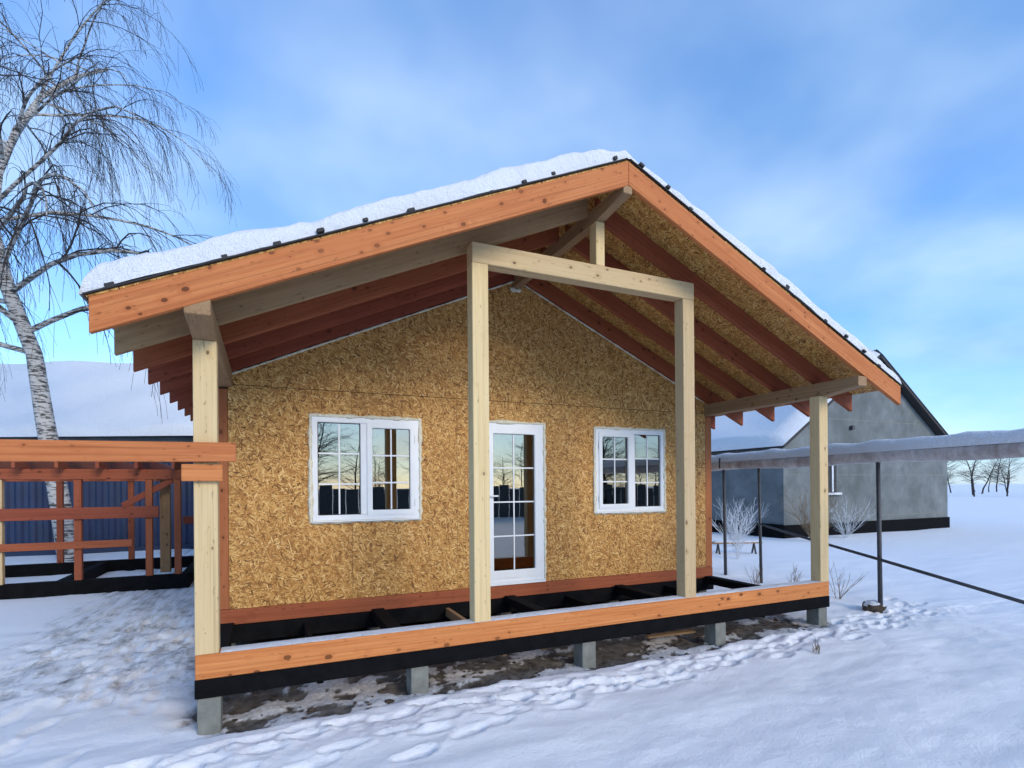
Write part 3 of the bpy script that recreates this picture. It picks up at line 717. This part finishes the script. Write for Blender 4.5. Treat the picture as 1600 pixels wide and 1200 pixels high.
# ------------------------------------------------------------------ overhead pipe on poles
def tube(pts, rads, n=8, caps=True):
    vs, fs = [], []; P = [Vector(p) for p in pts]
    for i, p in enumerate(P):
        d = (P[min(i + 1, len(P) - 1)] - P[max(i - 1, 0)]).normalized(); a = Vector((0, 0, 1)) if abs(d.z) < .9 else Vector((1, 0, 0))
        u = d.cross(a).normalized(); w_ = u.cross(d)
        for k in range(n): t = 2 * math.pi * k / n; vs.append(p + (u * math.cos(t) + w_ * math.sin(t)) * rads[i])
    for i in range(len(P) - 1):
        for k in range(n): fs.append((i * n + k, i * n + (k + 1) % n, (i + 1) * n + (k + 1) % n, (i + 1) * n + k))
    if caps: fs += [tuple(range(n))[::-1], tuple(range((len(P) - 1) * n, len(P) * n))]
    return vs, fs
def tube_obj(name, pts, rads, mat, parent=None, n=8): 
    v, f = tube(pts, rads, n); return link(name, mesh_from(name, v, f, mat, True), None, parent)
pl = thing('overhead_pipe', (8.24, 3.1, -.45), 'rusty overhead pipe carrying snow on thin poles beside the grey building', 'pipe')
PA, PB = Vector((8.20, 3.4, 1.63)), Vector((7.84, .15, 1.63)); dirp = (PA - PB).normalized()
P0, P1 = PB - dirp * 4.2, PA + dirp * 9
npt = 40; line = [P0.lerp(P1, i / (npt - 1)) + Vector((0, 0, -.012 * math.sin(i * 1.1))) for i in range(npt)]
tube_obj('pipe', line, [.105] * npt, M_RUST, pl, 12)
def pipe_snow():
    n, m = 160, 9; V = []
    side_ = dirp.cross(Vector((0, 0, 1))).normalized()
    for i in range(n):
        p = P0.lerp(P1, i / (n - 1)); t = .155 + .016 * math.sin(i * .9) * math.sin(i * .23 + 1) + random.uniform(-.006, .006)
        for k in range(m):
            a = math.pi * k / (m - 1); V.append(p + side_ * (math.cos(a) * .098) + Vector((0, 0, .045 + max(0, math.sin(a)) ** .7 * t)))
    return grid_mesh('snow', np.array(V), m, n, M_SNOW)
link('pipe_snow', pipe_snow(), None, pl)
def on_pipe(y): t = (y - P0.y) / (P1.y - P0.y); return P0.lerp(P1, t)
for y in (3.1, .12, 8.5):
    q = on_pipe(y); tube_obj('pole', [(q.x + .03, q.y, -.7), (q.x, q.y, 1.55)], [.03, .026], M_IRON, pl)
q = on_pipe(2.25); tube_obj('pole', [(q.x + .06, q.y, -.7), (q.x + .02, q.y, 1.55)], [.026, .022], M_IRON, pl)
q = on_pipe(3.1); tube_obj('pole_collar', [(q.x - .1, q.y, 1.56), (q.x - .1, q.y, 1.75)], [.016, .016], M_IRON, pl)
slr = tube_obj('slanting_rail', [(8.05, 2.26, .60), (7.93, 1.2, .43), (7.82, .13, .265), (7.38, -4.4, -.47)], [.018, .020, .021, .021], M_IRON)
tag(slr, 'dark iron rail slanting down from the pipe pole to the right', 'rail')

# ------------------------------------------------------------------ trees
class TreeB:
    def __init__(self): self.v, self.f = [], []
    def add(self, pts, rads, n):
        v, f = tube(pts, rads, n, False); o = len(self.v); self.v += v; self.f += [tuple(i + o for i in q) for q in f]
def grow(tb, rs, p, d, length, r, level, droop, nseg, maxlev, kids, thin=None, sides=(8, 5, 3, 3)):
    pts = [p.copy()]; dirs = [d.copy()]; rad = [r]
    for i in range(nseg):
        d = (d + Vector((rs.gauss(0, .10), rs.gauss(0, .10), rs.gauss(0, .07) - droop[level] * (i + 1) / nseg))).normalized()
        p = p + d * (length / nseg); pts.append(p.copy()); dirs.append(d.copy()); rad.append(max(r * (1 - .82 * (i + 1) / nseg), .0036))
    (tb if level < 2 or thin is None else thin).add(pts, rad, sides[level])
    if level >= maxlev: return
    n = kids[level]
    for k in range(n):
        t = (.30 if level == 0 else .12) + (.98 - (.30 if level == 0 else .12)) * (k + rs.random()) / n
        i = min(int(t * nseg), nseg - 1); fr = t * nseg - i
        q = pts[i].lerp(pts[i + 1], fr); dd = dirs[i + 1]
        az = rs.uniform(0, 2 * math.pi) if level == 0 else rs.choice((-1, 1)) * rs.uniform(.5, 1.3)
        if level == 0:
            up = rs.uniform(.25, .85); nd = Vector((math.cos(az), math.sin(az), up)).normalized(); ln = length * (.47 - .24 * t) * rs.uniform(.8, 1.15)
        else:
            ax = Vector((rs.gauss(0, 1), rs.gauss(0, 1), rs.gauss(0, 1))).normalized(); nd = (Matrix.Rotation(rs.uniform(.35, .9), 3, ax) @ dd).normalized()
            ln = length * (.62 - .30 * t) * rs.uniform(.6, 1.1)
        grow(tb, rs, q, nd, ln, max(rad[i] * (.42 if level == 0 else .5), .0035), level + 1, droop, max(4, nseg - 2), maxlev, kids, thin, sides)
bt = thing('birch_tree', (-3.9, 12.0, -.5), 'tall bare birch with drooping twigs rising behind the left of the roof', 'tree')
tb, tw = TreeB(), TreeB(); rs = random.Random(12)
grow(tb, rs, Vector((-3.9, 12.0, -.6)), Vector((.02, 0, 1)), 18.0, .23, 0, (0, .30, .62, .7), 10, 3, (34, 10, 11), tw)
link('trunk', mesh_from('trunk', tb.v, tb.f, M_BIRCH, True), None, bt)
link('crown', mesh_from('crown', tw.v, tw.f, M_BARK, True), None, bt)

# a bare winter wood round the plot; behind the camera it is what the panes mirror
fw = TreeB(); rs = random.Random(5)
protos = []
for k in range(4):
    t_ = TreeB(); grow(t_, rs, Vector((0, 0, -.3)), Vector((0, 0, 1)), 7.5, .12, 0, (0, .1, .15, .2), 6, 2, (22, 11, 0), None, (5, 3, 3, 3)); protos.append((np.array([tuple(v) for v in t_.v]), t_.f))
protos = [(v, np.array(f, dtype=np.int64)) for v, f in protos]
V_, F_ = [], []; off = 0
def plant_far(x, y, s, k):
    global off
    v, f = protos[k % 4]; a = rs.uniform(0, 6.28); c, s_ = math.cos(a), math.sin(a)
    V_.append(np.stack([(v[:, 0] * c - v[:, 1] * s_) * s + x, (v[:, 0] * s_ + v[:, 1] * c) * s + y, v[:, 2] * s * rs.uniform(.8, 1.15) - .4], -1))
    F_.append(f + off); off += len(v)
for k in range(190):
    a = rs.uniform(0, 2 * math.pi) if k % 2 else R(rs.uniform(-35, 85)); d = rs.uniform(75, 130); plant_far(3 + d * math.sin(a), d * math.cos(a), rs.uniform(.6, 1.1), k)
for k in range(64):
    a = R(rs.uniform(118, 200)); d = rs.uniform(20, 38); plant_far(3 + d * math.sin(a), d * math.cos(a), rs.uniform(.45, 1.0), k)
def quads(name, V, F, mat):
    me = bpy.data.meshes.new(name); me.vertices.add(len(V)); me.vertices.foreach_set('co', V.astype(np.float32).ravel())
    me.loops.add(F.size); me.loops.foreach_set('vertex_index', F.astype(np.int32).ravel())
    me.polygons.add(len(F)); me.polygons.foreach_set('loop_start', np.arange(len(F), dtype=np.int32) * 4); me.update(calc_edges=True); me.materials.append(mat); return me
tag(link('winter_wood', quads('wood', np.concatenate(V_), np.concatenate(F_), M_BARK)), 'distant bare winter trees along the horizon', 'trees', kind='stuff')
# added unseen fence of dark boards, darkens the low reflections in the panes
fe = thing('added_board_fence', (6, -19, -.5), 'added dark board fence behind the viewer, darkens the low reflections in the panes', 'fence')
for k in range(60):
    x = -14 + k * .62; h = 1.25 + .12 * math.sin(k * 1.7) + rs.uniform(-.05, .05)
    boxw('added_fence_board', x, x + .58, -19.02, -18.99, -.55, h, M_IRON, fe, 0)

# ------------------------------------------------------------------ small growth and litter
def weed(name, label, x, y, h, n, spread, mat, seed, cat='weed', group=None, thick=.004, fork=2):
    rs = random.Random(seed); t = TreeB(); z = gz(x, y)
    for k in range(n):
        a = rs.uniform(0, 6.28); d = Vector((math.cos(a) * spread * rs.random(), math.sin(a) * spread * rs.random(), 1)).normalized()
        L = h * rs.uniform(.55, 1); p = Vector((x + rs.uniform(-.04, .04), y + rs.uniform(-.04, .04), z - .03)); pts = [p]
        for i in range(4): d = (d + Vector((rs.gauss(0, .1), rs.gauss(0, .1), 0))).normalized(); pts.append(pts[-1] + d * L / 4)
        t.add(pts, [thick, thick * .9, thick * .8, thick * .6, thick * .4], 4)
        for j in range(fork):
            q = pts[rs.choice((1, 2, 3))]; e = (d + Vector((rs.gauss(0, .6), rs.gauss(0, .6), .2))).normalized(); t.add([q, q + e * L * .18, q + e * L * .33 + Vector((0, 0, .02))], [thick * .6, thick * .5, thick * .3], 3)
    return tag(link(name, mesh_from('weed', t.v, t.f, mat, True), None), label, cat, group)
G = 'dry weeds poking out of the snow'
weed('dry_weed', 'branching dry weed stems in the snow right of the right porch post', 8.16, .89, .62, 9, .7, M_DRY, 1, group=G)
weed('dry_weed', 'thin dry stems in the snow left of the right porch post, nearer the post', 8.28, 1.75, .45, 12, .55, M_DRY, 2, group=G)
weed('dry_weed', 'thin dry stems in the snow beside the iron poles of the pipe', 7.85, 2.1, .40, 12, .5, M_DRY, 3, group=G)
weed('dry_weed', 'short upright stubble tuft in the snow in front of the porch', 5.46, -.74, .16, 8, .25, M_DRY, 4, group=G)
weed('frosted_shrub', 'low white frosted shrub at the foot of the grey building', 12.1, 6.6, 1.5, 26, 1.0, M_FROST, 6, 'shrub', thick=.006, fork=9)
weed('frosted_shrub', 'upright frosted sapling between the pipe poles', 10.2, 4.7, 1.55, 9, .35, M_FROST, 7, 'shrub', thick=.006, fork=9)
weed('bare_shrub', 'dark bare shrub against the grey gable behind the right porch post', 15.0, 6.4, 1.9, 22, .9, M_DRY, 8, 'shrub', thick=.007, fork=8)
weed('bare_shrub', 'arching bare shrub under the window of the grey building', 16.9, 6.7, 1.4, 22, 1.1, M_FROST, 9, 'shrub', thick=.005, fork=8)
# snow-topped plank trestle by the shrubs
tp = thing('low_trestle', (10.9, 5.4, -.45), 'low snow-topped plank trestle beyond the pipe poles', 'trestle')
beam('plank', (10.35, 5.65, -.16), (11.45, 5.15, -.15), .2, .035, M_PALEGREY, tp)
link('plank_snow', cap(-.55, .55, -.1, .1, .018, .06, 3), Matrix.Translation((10.9, 5.4, -.157)) @ Matrix.Rotation(math.atan2(-.5, 1.1), 4, 'Z'), tp)
for x, y in ((10.5, 5.58), (11.3, 5.22)):
    for s in (-.07, .07): beam('leg', (x + s, y + s * 2, -.5), (x, y, -.18), .035, .035, M_IRON, tp, up=(1, 0, 0))
def rock(name, label, x, y, s, mat, seed, cat, snow=True):
    bm = bmesh.new(); bmesh.ops.create_icosphere(bm, subdivisions=3, radius=1); rs = random.Random(seed); off = rs.uniform(0, 50)
    for v in bm.verts:
        n = 1 + .35 * float(fbm(np.array([v.co.x * 1.4 + off]), np.array([v.co.y * 1.4 + v.co.z * 1.1]), seed, 3)[0]); v.co = Vector((v.co.x * s[0] * n, v.co.y * s[1] * n, v.co.z * s[2] * n))
    me = bpy.data.meshes.new('lump'); bm.to_mesh(me); bm.free(); me.materials.append(mat)
    if snow:
        me.materials.append(M_SNOW)
        for p in me.polygons:
            if p.normal.z > .62: p.material_index = 1
    return tag(link(name, me, Matrix.Translation((x, y, gz(x, y) + s[2] * .35))), label, cat)
rock('stone', 'dark snow-capped stone at the right edge below the pipe', 7.85, .2, (.16, .13, .09), M_CLOD, 3, 'stone')
# frozen clods and wood scraps under the porch
cl_v, cl_f = [], []; rs = random.Random(44)
ico = bmesh.new(); bmesh.ops.create_icosphere(ico, subdivisions=1, radius=1); iv = [v.co.copy() for v in ico.verts]; if_ = [[v.index for v in f.verts] for f in ico.faces]
ico.verts.ensure_lookup_table(); ico.free()
for k in range(240):
    x = rs.uniform(.1, 6.5); y = rs.uniform(-.02, 2.4) if k % 3 else rs.uniform(-.1, .4); s = rs.uniform(.006, .02) * (2.6 if rs.random() < .1 else 1); o = len(cl_v); z = gz(x, y)
    for c in iv: cl_v.append((x + c.x * s * rs.uniform(.7, 1.6), y + c.y * s * rs.uniform(.7, 1.4), z + s * .2 + c.z * s * rs.uniform(.2, .8)))
    cl_f += [tuple(i + o for i in f) for f in if_]
tag(link('soil_clods', mesh_from('clods', cl_v, cl_f, M_CLOD)), 'frozen soil clods scattered under the porch', 'soil', kind='stuff')
def scrap(label, p0, p1, w, h, mat):
    tag(beam('wood_offcut', p0, p1, w, h, mat), label, 'offcut', 'offcuts lying under the porch')
scrap('plank leaning on the third pier under the porch', (3.02, .5, -.40), (3.20, .26, -.27), .07, .022, M_PALEGREY)
scrap('plank lying beside the fourth pier under the porch', (4.3, .45, -.42), (4.84, .3, -.38), .09, .022, M_PALEGREY)
